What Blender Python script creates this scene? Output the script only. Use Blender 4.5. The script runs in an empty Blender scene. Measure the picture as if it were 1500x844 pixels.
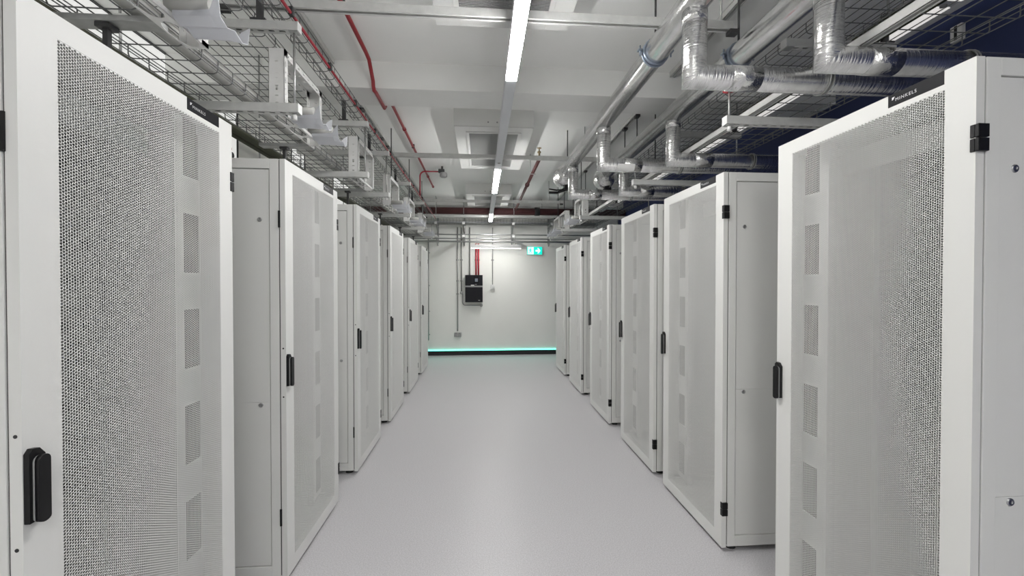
import bpy, math, random
import numpy as np
from mathutils import Vector, Matrix

random.seed(7)
C = bpy.context.scene.collection
SC = bpy.context.scene
PI = math.pi

# ------------------------------------------------------------------ camera, world, exposure
CAMZ = 1.55
cam_data = bpy.data.cameras.new('camera')
cam_data.sensor_width = 36.0
cam_data.lens = 600.0 / 1500.0 * 36.0
cam_data.clip_start = 0.05
cam = bpy.data.objects.new('camera', cam_data)
C.objects.link(cam)
cam.location = (0, 0, CAMZ)
cam.rotation_euler = (PI / 2 - math.atan(7 / 600.0), 0, -math.atan(45 / 600.0))
SC.camera = cam

world = bpy.data.worlds.new('world')
SC.world = world
world.use_nodes = True
world.node_tree.nodes['Background'].inputs[0].default_value = (0.5, 0.52, 0.5, 1)
world.node_tree.nodes['Background'].inputs[1].default_value = 0.02

SC.view_settings.view_transform = 'Standard'
SC.view_settings.look = 'None'
SC.view_settings.gamma = 1.0
SC.view_settings.use_curve_mapping = False
SC.view_settings.exposure = 0.0
SC.cycles.max_bounces = 12
SC.cycles.diffuse_bounces = 7
SC.cycles.glossy_bounces = 4
SC.cycles.transparent_max_bounces = 8
SC.cycles.sample_clamp_indirect = 6.0

LAMP_POWER = 109.0          # emission strength of every linear lamp diffuser


# ------------------------------------------------------------------ materials
def mat(name, color, rough=0.5, metal=0.0, noise=None, bump=None, emit=None, spec=None, trans=None):
    m = bpy.data.materials.new(name)
    m.use_nodes = True
    nt = m.node_tree
    b = nt.nodes['Principled BSDF']
    b.inputs['Base Color'].default_value = (*color, 1)
    b.inputs['Roughness'].default_value = rough
    b.inputs['Metallic'].default_value = metal
    if spec is not None:
        b.inputs['Specular IOR Level'].default_value = spec
    if emit is not None:
        b.inputs['Emission Color'].default_value = (*emit[0], 1)
        b.inputs['Emission Strength'].default_value = emit[1]
    if noise or bump:
        tc = nt.nodes.new('ShaderNodeTexCoord')
    if noise:
        scale, amount = noise[0], noise[1]
        n = nt.nodes.new('ShaderNodeTexNoise')
        n.inputs['Scale'].default_value = scale
        n.inputs['Detail'].default_value = noise[2] if len(noise) > 2 else 4.0
        nt.links.new(tc.outputs['Object'], n.inputs['Vector'])
        r = nt.nodes.new('ShaderNodeValToRGB')
        r.color_ramp.elements[0].position = 0.35
        r.color_ramp.elements[1].position = 0.65
        r.color_ramp.elements[0].color = (*[c * (1 - amount) for c in color], 1)
        r.color_ramp.elements[1].color = (*[min(1, c * (1 + amount)) for c in color], 1)
        nt.links.new(n.outputs['Fac'], r.inputs['Fac'])
        nt.links.new(r.outputs['Color'], b.inputs['Base Color'])
    if bump:
        scale, strength = bump[0], bump[1]
        n2 = nt.nodes.new('ShaderNodeTexNoise')
        n2.inputs['Scale'].default_value = scale
        n2.inputs['Detail'].default_value = 3.0
        if len(bump) > 2:
            mp = nt.nodes.new('ShaderNodeMapping')
            mp.inputs['Scale'].default_value = bump[2]
            nt.links.new(tc.outputs['Object'], mp.inputs['Vector'])
            nt.links.new(mp.outputs['Vector'], n2.inputs['Vector'])
        else:
            nt.links.new(tc.outputs['Object'], n2.inputs['Vector'])
        bp = nt.nodes.new('ShaderNodeBump')
        bp.inputs['Strength'].default_value = strength
        bp.inputs['Distance'].default_value = 0.01
        nt.links.new(n2.outputs['Fac'], bp.inputs['Height'])
        nt.links.new(bp.outputs['Normal'], b.inputs['Normal'])
    return m


M = {}
M['rack'] = mat('rack_white_powder_coat', (0.765, 0.768, 0.748), 0.46, bump=(900, 0.03))
M['rack_in'] = mat('rack_inner_white', (0.72, 0.722, 0.705), 0.5)  # same white paint, lowered a little to deepen the shade inside
M['perf'] = mat('perforated_steel_white', (0.74, 0.742, 0.725), 0.5)
M['brush'] = mat('grey_brush_strip', (0.05, 0.05, 0.05), 0.8, bump=(600, 0.4, (1, 6, 0.2)))
M['black'] = mat('black_plastic', (0.008, 0.008, 0.009), 0.42, spec=0.3)
M['label'] = mat('black_gloss_label', (0.010, 0.010, 0.013), 0.45, spec=0.12)
M['print'] = mat('white_print', (0.72, 0.72, 0.74), 0.5)
M['inlay'] = mat('grey_inlay', (0.36, 0.36, 0.36), 0.4)
M['screw'] = mat('screw_steel', (0.45, 0.45, 0.46), 0.3, 1.0)
M['gap'] = mat('matte_black', (0.03, 0.03, 0.03), 0.7)
M['floor'] = mat('vinyl_floor_speckled', (0.565, 0.555, 0.573), 0.36, noise=(150, 0.13, 6), bump=(260, 0.04))
M['wall'] = mat('painted_plaster_wall', (0.88, 0.885, 0.85), 0.75, noise=(1.4, 0.015), bump=(140, 0.06))
M['ceil'] = mat('painted_ceiling', (0.88, 0.885, 0.865), 0.8, noise=(1.1, 0.02), bump=(60, 0.04))
M['beam'] = mat('painted_beam', (0.82, 0.825, 0.805), 0.8, noise=(2.0, 0.03), bump=(60, 0.04))
M['blue'] = mat('dark_blue_wall', (0.028, 0.042, 0.13), 0.6, noise=(1.5, 0.1))
M['skirt'] = mat('black_skirting', (0.008, 0.009, 0.010), 0.35)
M['galv'] = mat('galvanised_steel', (0.46, 0.465, 0.46), 0.42, 0.85, noise=(30, 0.08))
M['strut'] = mat('pale_galvanised_strut', (0.64, 0.645, 0.63), 0.45, 0.2, noise=(25, 0.05))
M['strutwhite'] = mat('white_coated_steel', (0.80, 0.80, 0.785), 0.45, noise=(25, 0.02))
M['wire'] = mat('zinc_wire', (0.20, 0.205, 0.205), 0.45, 0.6)
M['darksteel'] = mat('dark_steel', (0.07, 0.07, 0.072), 0.5, 0.3)
M['cap'] = mat('white_end_cap', (0.80, 0.80, 0.79), 0.5)
M['foil'] = mat('aluminium_foil_lagging', (0.86, 0.86, 0.86), 0.22, 1.0, noise=(14, 0.08, 6), bump=(16, 0.14))
M['foilz'] = mat('aluminium_foil_wrapped_upright', (0.84, 0.84, 0.84), 0.20, 1.0, noise=(22, 0.12, 6), bump=(7, 0.55, (1, 1, 14)))
M['foilx'] = mat('aluminium_foil_wrapped_level', (0.84, 0.84, 0.84), 0.26, 1.0, noise=(22, 0.10, 6), bump=(7, 0.40, (13, 1, 1)))
M['foilwrap'] = mat('wrinkled_foil_tape', (0.76, 0.76, 0.76), 0.24, 1.0, noise=(20, 0.16, 6), bump=(34, 0.75))
M['clamp'] = mat('blue_grey_zinc_clamp', (0.33, 0.38, 0.46), 0.35, 0.8)
M['red'] = mat('red_painted_pipe', (0.30, 0.022, 0.030), 0.4)
M['redbright'] = mat('bright_red_conduit', (0.50, 0.03, 0.045), 0.4)
M['redthin'] = mat('crimson_thin_pipe', (0.34, 0.024, 0.040), 0.4)
M['redbrown'] = mat('dark_red_primer_pipe', (0.085, 0.024, 0.026), 0.6)
M['trunk'] = mat('lamp_trunking_grey', (0.62, 0.63, 0.66), 0.4)
M['lamp'] = mat('lamp_diffuser', (0.9, 0.9, 0.9), 0.5, emit=((1.0, 0.988, 0.97), LAMP_POWER))
M['lampend'] = mat('lamp_diffuser_end_segment', (0.9, 0.9, 0.9), 0.5, emit=((1.0, 0.988, 0.97), 92.0))
M['pale_glow'] = mat('pale_strip_glow', (0.9, 0.9, 0.9), 0.5, emit=((1.0, 0.97, 0.93), 0.62))
M['pane'] = mat('bright_glow_pane', (0.5, 0.5, 0.5), 0.4, emit=((1.0, 1.0, 0.97), 0.62))
M['lampwall'] = mat('wall_lamp_diffuser', (0.9, 0.9, 0.9), 0.5, emit=((1.0, 0.985, 0.94), 24.0))
M['grille'] = mat('grille_grey', (0.34, 0.345, 0.34), 0.5)
M['grilleback'] = mat('grille_void', (0.10, 0.10, 0.10), 0.8)
M['acwhite'] = mat('ac_white', (0.70, 0.705, 0.69), 0.5)
M['teal'] = mat('teal_led_strip', (0.2, 0.8, 0.7), 0.5, emit=((0.14, 1.0, 0.74), 3.2))
M['signgreen'] = mat('exit_sign_green', (0.0, 0.5, 0.4), 0.4, emit=((0.0, 0.80, 0.60), 1.0))
M['signwhite'] = mat('exit_sign_white', (0.9, 0.95, 0.95), 0.4, emit=((0.70, 1.0, 0.97), 1.0))
M['plasticwhite'] = mat('white_plastic', (0.82, 0.82, 0.81), 0.4)
M['charcoal'] = mat('charcoal_steel', (0.010, 0.010, 0.014), 0.5, spec=0.25)
M['screen'] = mat('grey_lcd', (0.20, 0.23, 0.27), 0.2)
M['conduit'] = mat('galvanised_conduit', (0.40, 0.405, 0.40), 0.4, 0.7)
M['hose'] = mat('pale_grey_conduit_hose', (0.43, 0.43, 0.41), 0.55)
M['cable'] = mat('dark_olive_cable', (0.055, 0.058, 0.035), 0.6)
M['brass'] = mat('brass', (0.26, 0.20, 0.11), 0.45, 0.8)

# frosted plastic: thin, lets part of the light through
m = bpy.data.materials.new('frosted_plastic')
m.use_nodes = True
nt = m.node_tree
nt.nodes.clear()
o_ = nt.nodes.new('ShaderNodeOutputMaterial')
mx = nt.nodes.new('ShaderNodeMixShader'); mx.inputs[0].default_value = 0.45
d_ = nt.nodes.new('ShaderNodeBsdfPrincipled')
d_.inputs['Base Color'].default_value = (0.74, 0.75, 0.775, 1); d_.inputs['Roughness'].default_value = 0.35
t_ = nt.nodes.new('ShaderNodeBsdfTranslucent'); t_.inputs['Color'].default_value = (0.78, 0.79, 0.82, 1)
nt.links.new(d_.outputs[0], mx.inputs[1]); nt.links.new(t_.outputs[0], mx.inputs[2])
nt.links.new(mx.outputs[0], o_.inputs['Surface'])
M['frost'] = m


# ------------------------------------------------------------------ mesh helpers
class MB:
    """collects simple shapes into one mesh"""
    def __init__(self):
        self.v, self.f, self.m, self.s = [], [], [], []

    def face(self, idx, mi=0, smooth=False):
        self.f.append(idx); self.m.append(mi); self.s.append(smooth)

    def box(self, x0, x1, y0, y1, z0, z1, mi=0):
        n = len(self.v)
        self.v += [(x0, y0, z0), (x1, y0, z0), (x1, y1, z0), (x0, y1, z0),
                   (x0, y0, z1), (x1, y0, z1), (x1, y1, z1), (x0, y1, z1)]
        for q in ((0, 3, 2, 1), (4, 5, 6, 7), (0, 1, 5, 4), (1, 2, 6, 5), (2, 3, 7, 6), (3, 0, 4, 7)):
            self.face(tuple(n + i for i in q), mi)
        return self

    def prism(self, pts, axis, a, b, mi=0, smooth=False):
        """closed 2-d outline pts (in the two other axes, in x,y,z order) from a to b along axis"""
        n = len(self.v); k = len(pts)
        def put(p, t):
            q = list(p); q.insert(axis, t); return tuple(q)
        self.v += [put(p, a) for p in pts] + [put(p, b) for p in pts]
        self.face(tuple(n + i for i in range(k))[::-1], mi)
        self.face(tuple(n + k + i for i in range(k)), mi)
        for i in range(k):
            j = (i + 1) % k
            self.face((n + i, n + j, n + k + j, n + k + i), mi, smooth)
        return self

    def tube(self, path, r, seg=12, mi=0, caps=True, closed=False):
        """swept circle along path; r one radius or one per point; corners are mitred"""
        P = [Vector(p) for p in path]
        N = len(P)
        R = r if isinstance(r, (list, tuple)) else [r] * N
        dirs = []
        for i in range(N):
            if closed:
                a, b = P[i - 1], P[(i + 1) % N]
                dirs.append(((P[i] - a).normalized() + (b - P[i]).normalized()).normalized())
            elif i == 0:
                dirs.append((P[1] - P[0]).normalized())
            elif i == N - 1:
                dirs.append((P[-1] - P[-2]).normalized())
            else:
                dirs.append(((P[i] - P[i - 1]).normalized() + (P[i + 1] - P[i]).normalized()).normalized())
        d0 = (P[1] - P[0]).normalized()
        up = Vector((0, 0, 1)) if abs(d0.z) < 0.9 else Vector((1, 0, 0))
        u = d0.cross(up).normalized()
        n = len(self.v)
        prev = d0
        for i in range(N):
            segd = (P[i + 1] - P[i]).normalized() if i < N - 1 else (P[i] - P[i - 1]).normalized()
            if closed and i == N - 1:
                segd = (P[0] - P[i]).normalized()
            ind = (P[i] - P[i - 1]).normalized() if i > 0 else d0
            # carry u along the incoming segment, then project the ring onto the mitre plane
            if i > 0:
                q = prev.rotation_difference(ind); u = (q @ u).normalized(); prev = ind
            w = ind.cross(u).normalized()
            t = dirs[i]
            for k in range(seg):
                a = 2 * PI * k / seg
                o = (u * math.cos(a) + w * math.sin(a)) * R[i]
                den = ind.dot(t)
                if abs(den) > 0.25:
                    o = o - ind * (o.dot(t) / den)
                self.v.append(tuple(P[i] + o))
        for i in range(N - 1 if not closed else N):
            a0, b0 = n + i * seg, n + ((i + 1) % N) * seg
            for k in range(seg):
                k2 = (k + 1) % seg
                self.face((a0 + k, a0 + k2, b0 + k2, b0 + k), mi, True)
        if caps and not closed:
            self.face(tuple(n + k for k in range(seg))[::-1], mi)
            self.face(tuple(n + (N - 1) * seg + k for k in range(seg)), mi)
        return self

    def cyl(self, a, b, r, seg=12, mi=0):
        return self.tube([a, b], r, seg, mi)

    def lathe(self, prof, centre, axis='z', seg=24, mi=0):
        """prof: (radius, height) pairs"""
        n = len(self.v)
        for (r, h) in prof:
            for k in range(seg):
                a = 2 * PI * k / seg
                p = (r * math.cos(a), r * math.sin(a), h)
                if axis == 'y':
                    p = (p[0], p[2], p[1])
                elif axis == 'x':
                    p = (p[2], p[0], p[1])
                self.v.append((centre[0] + p[0], centre[1] + p[1], centre[2] + p[2]))
        for i in range(len(prof) - 1):
            for k in range(seg):
                k2 = (k + 1) % seg
                self.face((n + i * seg + k, n + i * seg + k2, n + (i + 1) * seg + k2, n + (i + 1) * seg + k), mi, True)
        self.face(tuple(n + k for k in range(seg)), mi)
        self.face(tuple(n + (len(prof) - 1) * seg + k for k in range(seg)), mi)
        return self

    def punched(self, origin, U, V, W, w, h, t, holes, mi=0):
        """sheet w x h (along U, V) of thickness t along W with rectangular holes (u0,u1,v0,v1)"""
        us = sorted({0.0, w} | {round(x, 5) for q in holes for x in q[:2]})
        vs = sorted({0.0, h} | {round(x, 5) for q in holes for x in q[2:]})
        O, U, V, W = Vector(origin), Vector(U), Vector(V), Vector(W)
        nu, nv = len(us) - 1, len(vs) - 1
        solid = [[True] * nv for _ in range(nu)]
        for (a, b, c, d) in holes:
            for i in range(nu):
                if us[i] >= a - 1e-5 and us[i + 1] <= b + 1e-5:
                    for j in range(nv):
                        if vs[j] >= c - 1e-5 and vs[j + 1] <= d + 1e-5:
                            solid[i][j] = False
        idx = {}
        def vid(i, j, k):
            key = (i, j, k)
            if key not in idx:
                idx[key] = len(self.v)
                self.v.append(tuple(O + U * us[i] + V * vs[j] + W * (t * k)))
            return idx[key]
        for i in range(nu):
            for j in range(nv):
                if not solid[i][j]:
                    continue
                self.face((vid(i, j, 1), vid(i + 1, j, 1), vid(i + 1, j + 1, 1), vid(i, j + 1, 1)), mi)
                self.face((vid(i, j, 0), vid(i, j + 1, 0), vid(i + 1, j + 1, 0), vid(i + 1, j, 0)), mi)
                for (di, dj, e) in ((-1, 0, ((i, j), (i, j + 1))), (1, 0, ((i + 1, j + 1), (i + 1, j))),
                                    (0, -1, ((i + 1, j), (i, j))), (0, 1, ((i, j + 1), (i + 1, j + 1)))):
                    a, b = i + di, j + dj
                    if a < 0 or b < 0 or a >= nu or b >= nv or not solid[a][b]:
                        (p, q) = e
                        self.face((vid(*p, 0), vid(*q, 0), vid(*q, 1), vid(*p, 1)), mi)
        return self

    def oval_strip(self, x0, x1, y0, y1, z, t, ovals):
        """flat strip in the xy plane with oval openings: ovals = list of (yc, half_len_y, half_wid_x)"""
        ys = [y0] + [(ovals[i][0] + ovals[i + 1][0]) / 2 for i in range(len(ovals) - 1)] + [y1]
        xc = (x0 + x1) / 2
        for i, (yc, hl, hw) in enumerate(ovals):
            a0, a1 = ys[i], ys[i + 1]
            corners = [math.atan2(yy - yc, xx - xc) for xx in (x0, x1) for yy in (a0, a1)]
            angs = sorted([2 * PI * k / 28 - PI for k in range(28)] + corners)
            n = len(self.v); k = len(angs)
            for zz in (z, z + t):
                for a in angs:
                    c, s = math.cos(a), math.sin(a)
                    sx = ((x1 if c > 0 else x0) - xc) / c if abs(c) > 1e-9 else 1e9
                    sy = ((a1 if s > 0 else a0) - yc) / s if abs(s) > 1e-9 else 1e9
                    q = min(sx, sy)
                    self.v.append((xc + c * q, yc + s * q, zz))
                for a in angs:
                    c, s = math.cos(a), math.sin(a)
                    q = 1 / ((abs(c) / hw) ** 2.15 + (abs(s) / hl) ** 2.15) ** (1 / 2.15)
                    self.v.append((xc + c * q, yc + s * q, zz))
            for j in range(k):
                j2 = (j + 1) % k
                self.face((n + j, n + k + j, n + k + j2, n + j2))
                m_ = n + 2 * k
                self.face((m_ + j, m_ + j2, m_ + k + j2, m_ + k + j))
                self.face((n + k + j, m_ + k + j, m_ + k + j2, n + k + j2))
        return self

    def build(self, name, material, parent=None, bevel=0.0, loc=None):
        me = bpy.data.meshes.new(name)
        me.from_pydata(self.v, [], self.f)
        mats = material if isinstance(material, (list, tuple)) else [material]
        for mm in mats:
            me.materials.append(mm)
        me.polygons.foreach_set('material_index', self.m)
        me.polygons.foreach_set('use_smooth', self.s)
        me.update()
        o = bpy.data.objects.new(name, me)
        C.objects.link(o)
        if parent is not None:
            o.parent = parent
        if loc is not None:
            o.location = loc
        if bevel:
            b = o.modifiers.new('bevel', 'BEVEL')
            b.width = bevel; b.segments = 2; b.limit_method = 'ANGLE'
        return o


def tag(o, label, cat, group=None, kind=None):
    o['label'] = label
    o['category'] = cat
    if group:
        o['group'] = group
    if kind:
        o['kind'] = kind
    return o


def thing(name, label, cat, loc=(0, 0, 0), rotz=0.0, group=None):
    o = bpy.data.objects.new(name, None)
    o.empty_display_size = 0.1
    C.objects.link(o)
    o.location = loc
    o.rotation_euler = (0, 0, rotz)
    return tag(o, label, cat, group)


def structure(name, mb, material, label=None, parent=None):
    o = mb.build(name, material, parent)
    o['kind'] = 'structure'
    if label:
        o['label'] = label
    return o


def copy_tree(o, parent=None):
    c = o.copy()
    C.objects.link(c)
    c.parent = parent
    for ch in list(o.children):
        copy_tree(ch, c)
    return c


def share(src, name, parent, loc):
    """another object with src's mesh"""
    o = bpy.data.objects.new(name, src.data)
    C.objects.link(o)
    o.parent = parent
    o.location = loc
    return o


def text_mesh(body, size, spacing=1.0):
    cu = bpy.data.curves.new('lettering', 'FONT')
    cu.body = body; cu.size = size; cu.space_character = spacing
    o = bpy.data.objects.new('lettering', cu)
    C.objects.link(o)
    dg = bpy.context.evaluated_depsgraph_get()
    me = bpy.data.meshes.new_from_object(o.evaluated_get(dg))
    vs = [tuple(v.co) for v in me.vertices]
    fs = [tuple(p.vertices) for p in me.polygons]
    bpy.data.objects.remove(o); bpy.data.curves.remove(cu); bpy.data.meshes.remove(me)
    return vs, fs


# ------------------------------------------------------------------ room
CEIL = 3.29
XL, XR = -1.0, 1.38                 # door planes of the two rows
YB = 8.88                           # back wall
structure('floor', MB().box(-2.5, 3.1, -5.1, YB + 0.1, -0.1, 0), M['floor'], 'pale grey speckled vinyl floor')
structure('ceiling', MB().box(-2.5, 3.1, -5.1, YB + 0.1, CEIL, CEIL + 0.1), M['ceil'], 'pale grey painted ceiling')
structure('wall_back', MB().box(-2.5, 3.1, YB, YB + 0.1, 0, CEIL), M['wall'], 'off-white painted end wall')
structure('wall_right', MB().box(3.02, 3.1, -5.1, YB, 0, CEIL), M['blue'], 'dark blue side wall behind the right racks')
wl = MB().box(-2.46, -2.38, -5.1, YB, 0, 2.50).box(-2.46, -2.38, -5.1, -0.6, 2.50, CEIL)
PANES = [(-0.6, 3.47), (3.80, 4.22), (5.35, 5.75), (6.80, 7.60)]
for i, (a, b) in enumerate(PANES):
    nxt = PANES[i + 1][0] if i < 3 else YB
    wl.box(-2.46, -2.38, b, nxt, 2.50, CEIL)
structure('wall_left', wl, M['wall'], 'white side wall behind the left racks')
for i, (a, b) in enumerate(PANES):  # glowing panes stand in for bright areas of unknown source
    wn = structure('glow_panel_%d' % (i + 1), MB().box(-2.46, -2.372, a, b, 2.50, 2.53).box(-2.46, -2.372, a, b, CEIL - 0.014, CEIL - 0.001)
                   .box(-2.46, -2.372, a, a + 0.015, 2.53, CEIL - 0.014).box(-2.46, -2.372, b - 0.015, b, 2.53, CEIL - 0.014), M['gap'],
                   'black-framed glowing panel high in the left wall')
    structure('pane', MB().box(-2.39, -2.382, a + 0.015, b - 0.015, 2.53, CEIL - 0.014), M['pane'], 'bright glowing pane', wn)
structure('wall_front', MB().box(-2.46, 3.1, -5.1, -5.0, 0, CEIL), M['wall'])
structure('trim_1', MB().box(-2.38, 3.02, 3.30, 3.62, 3.08, CEIL), M['beam'], 'painted downstand beam across the ceiling')
structure('trim_3', MB().box(-2.38, 3.02, 8.55, YB, 3.16, CEIL), M['beam'], 'shallow painted beam at the end wall')
sk = structure('baseboard_back', MB().box(-2.38, 3.02, YB - 0.03, YB, 0, 0.098), M['skirt'], 'black skirting at the end wall')
led = structure('led_strip', MB().box(-2.38, 3.02, YB - 0.022, YB - 0.002, 0.098, 0.112), M['teal'], 'teal glowing light strip', sk)

# ------------------------------------------------------------------ server racks
W2 = 0.3825            # half width
TOP = 2.185
BOT = 0.03
DEPTH = 1.10


def perforated_mesh(w, h, name):
    """hexagonal holes on a triangular lattice, in the yz plane, centred in y and starting at z=0"""
    p = 0.0076
    dx = p * math.sqrt(3) / 2
    rc, rh = p / math.sqrt(3), 0.00365
    nc, nr = int(w / dx), int(h / p)
    ang = np.arange(6) * PI / 3
    oy, oz = np.cos(ang), np.sin(ang)
    cols = np.arange(-1, nc + 1)
    cy = (cols - (nc - 1) / 2) * dx
    Y, Z, hole = [], [], []
    for i, c in enumerate(cols):
        j = np.arange(-1, nr + 1)
        Y.append(np.full(j.shape, cy[i])); Z.append((j + 0.5 + (0.5 if c % 2 else 0.0)) * p)
        last = nr - 1 - (1 if c % 2 else 0)
        hole.append((j >= 0) & (j <= last) & (c >= 0) & (c < nc))
    Y = np.concatenate(Y); Z = np.concatenate(Z); hole = np.concatenate(hole)
    hy, hz = Y[hole], Z[hole]; sy, sz = Y[~hole], Z[~hole]
    n, s = len(hy), len(sy)
    t = 0.0012
    vo = np.stack([np.zeros((n, 6)), hy[:, None] + rc * oy, hz[:, None] + rc * oz], -1)
    vi = np.stack([np.zeros((n, 6)), hy[:, None] + rh * oy, hz[:, None] + rh * oz], -1)
    vb = vi.copy(); vb[..., 0] = -t
    vh = np.concatenate([vo, vi, vb], 1).reshape(-1, 3)
    vs = np.stack([np.zeros((s, 6)), sy[:, None] + rc * oy, sz[:, None] + rc * oz], -1).reshape(-1, 3)
    verts = np.concatenate([vh, vs])
    k = np.arange(6); k2 = (k + 1) % 6
    q1 = np.stack([k, k2, k2 + 6, k + 6], -1)
    q2 = np.stack([k + 6, k2 + 6, k2 + 12, k + 12], -1)
    q = np.concatenate([q1, q2])
    quads = (q[None] + (np.arange(n) * 18)[:, None, None]).reshape(-1)
    hexes = (np.arange(6)[None] + (n * 18 + np.arange(s) * 6)[:, None]).reshape(-1)
    loops = np.concatenate([quads, hexes]).astype(np.int32)
    nq = n * 12
    starts = np.concatenate([np.arange(nq) * 4, nq * 4 + np.arange(s) * 6]).astype(np.int32)
    me = bpy.data.meshes.new(name)
    me.vertices.add(len(verts)); me.vertices.foreach_set('co', verts.astype(np.float32).ravel())
    me.loops.add(len(loops)); me.loops.foreach_set('vertex_index', loops)
    me.polygons.add(len(starts)); me.polygons.foreach_set('loop_start', starts)
    me.update(calc_edges=True)
    me.materials.append(M['perf'])
    return me


def make_rack(label):
    r = thing('server_rack', label, 'server rack', group='white server racks lining the aisle')
    T = -0.032            # front of the cabinet behind the door
    # ---- frame: four posts, top and bottom borders, plinth
    f = MB()
    for sy in (-1, 1):
        a, b = sorted((sy * W2, sy * (W2 - 0.03)))
        f.box(T - 0.045, T, a, b, BOT, TOP).box(-DEPTH, -DEPTH + 0.045, a, b, BOT, TOP)
        f.box(-DEPTH + 0.045, T - 0.045, a, b, TOP - 0.05, TOP).box(-DEPTH + 0.045, T - 0.045, a, b, BOT, BOT + 0.06)
    f.box(T - 0.03, T, -W2 + 0.03, W2 - 0.03, TOP - 0.035, TOP).box(T - 0.03, T, -W2 + 0.03, W2 - 0.03, BOT, BOT + 0.04)
    f.build('frame', M['rack'], r, 0.002)
    MB().box(-DEPTH, T - 0.03, -W2 + 0.03, W2 - 0.03, TOP - 0.012, TOP - 0.001).build('roof_panel', M['rack_in'], r)
    MB().box(T - 0.27, T - 0.26, -W2 + 0.03, W2 - 0.03, 2.045, TOP - 0.036).build('header_panel', M['rack_in'], r)
    MB().box(-DEPTH, T - 0.03, -W2 + 0.03, W2 - 0.03, BOT + 0.03, BOT + 0.045).build('base_panel', M['rack_in'], r)
    rd = MB()
    for a, b, c, d in ((-W2, -W2 + 0.086, BOT, TOP), (W2 - 0.078, W2, BOT, TOP), (-W2 + 0.086, W2 - 0.078, BOT, 0.099), (-W2 + 0.086, W2 - 0.078, 2.127, TOP)):
        rd.box(-DEPTH - 0.02, -DEPTH, a, b, c, d)
    rd = rd.build('rear_door', M['rack_in'], r)
    rs = bpy.data.objects.new('perforated_sheet', make_rack.sheet)
    C.objects.link(rs); rs.parent = rd
    rs.location = (-DEPTH - 0.01, 0.004, 0.098)
    # ---- side panels, upper and lower on each side, each with a lock
    for sy in (-1, 1):
        a, b = sorted((sy * (W2 - 0.004), sy * (W2 - 0.016)))
        for (z0, z1, zl) in ((BOT + 0.064, 0.9393, 0.924), (0.9400, TOP - 0.054, 1.875)):
            p = MB().box(-DEPTH + 0.049, T - 0.049, a, b, z0, z1).build('side_panel', M['rack'], r, 0.0006)
            k = MB().lathe([(0.0115, 0.0), (0.0115, 0.002), (0.0095, 0.0035), (0.004, 0.0035), (0.004, 0.002)], (0, 0, 0), 'y', 14)
            if sy < 0:
                k.v = [(x, -y, z) for x, y, z in k.v]
            lk = k.build('lock', M['screw'], p, loc=(T - 0.095, sy * (W2 - 0.004), zl))
    # ---- dark strip in the gap between door and cabinet
    g = MB()
    for sy in (-1, 1):
        a, b = sorted((sy * (W2 - 0.004), sy * (W2 - 0.016)))
        g.box(T, -0.0265, a, b, BOT + 0.01, TOP - 0.004)
    g.build('door_gap_strip', M['gap'], r)
    # ---- levelling feet
    for fx in (-0.08, -DEPTH + 0.08):
        for sy in (-1, 1):
            MB().lathe([(0.030, 0), (0.030, 0.008), (0.010, 0.012), (0.010, BOT)], (fx, sy * (W2 - 0.05), 0), 'z', 12).build('foot', M['gap'], r)
    # ---- airflow plates, mounting rails, rear punched posts
    holes = []
    for k in range(6):
        z = 0.03 + 0.365 * k
        holes.append((0.055, 0.140, z, z + 0.225))
    rail_holes = []
    for k in range(150):
        z = 0.02 + 0.01389 * k
        rail_holes.append((0.006, 0.0165, z, z + 0.0085))
    pat = []
    for k in range(7):
        z = 0.03 + 0.31 * k
        for x in (0.030, 0.105):
            pat += [(x, x + 0.009, z, z + 0.030), (x + 0.021, x + 0.030, z, z + 0.030), (x + 0.009, x + 0.021, z + 0.021, z + 0.030)]
        for i in range(5):
            x = 0.020 + i * 0.027
            pat += [(x, x + 0.013, z + 0.085, z + 0.092), (x, x + 0.013, z + 0.115, z + 0.122)]
        for i in range(3):
            x = 0.050 + i * 0.029
            pat.append((x, x + 0.008, z + 0.175, z + 0.205))
        for x in (0.026, 0.072, 0.118):
            pat.append((x, x + 0.009, z + 0.250, z + 0.259))
    for sy in (-1, 1):
        p = MB().punched((-0.115, sy * 0.222, 0.10), (0, sy, 0), (0, 0, 1), (1, 0, 0), 0.15, 2.03, 0.002, holes)
        p = p.build('airflow_plate', M['rack_in'], r)
        for (u0, u1, v0, v1) in holes:
            a, b = sorted((sy * (0.222 + u0), sy * (0.222 + u1)))
            MB().box(-0.122, -0.1155, a + 0.0005, b - 0.0005, 0.1005 + v0, 0.0995 + v1).build('brush_insert', M['brush'], p)
        q = MB().punched((-0.108, sy * 0.2215, 0.08), (0, sy, 0), (0, 0, 1), (1, 0, 0), 0.026, 2.07, 0.002, rail_holes)
        q.punched((-0.145, sy * 0.2215, 0.08), (1, 0, 0), (0, 0, 1), (0, sy, 0), 0.037, 2.07, 0.002,
                  [(0.012, 0.026, c, d) for (_, _, c, d) in rail_holes[::3]])
        ro = q.build('mounting_rail', M['rack_in'], r)
        b = MB().punched((-0.635, sy * 0.340, 0.10), (1, 0, 0), (0, 0, 1), (0, sy, 0), 0.17, 2.03, 0.002, pat)
        ya, yb = sorted((sy * 0.342, sy * 0.366))
        b.box(-0.635, -0.632, ya, yb, 0.1, 2.13).box(-0.468, -0.465, ya, yb, 0.1, 2.13)
        b.build('punched_post', M['rack_in'], r)
        share(ro, 'mounting_rail', r, (-0.55, 0, 0))
        MB().box(-0.92, -0.80, min(sy * 0.25, sy * 0.34), max(sy * 0.25, sy * 0.34), 0.1, 2.13).build('cable_manager', M['rack_in'], r)
    # ---- door
    d = MB()
    y0, y1 = -W2, W2
    n0, n1 = W2 - 0.08 - 0.17, W2 - 0.08      # notch of the name plate
    zt, zb = TOP, BOT - 0.005
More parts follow.
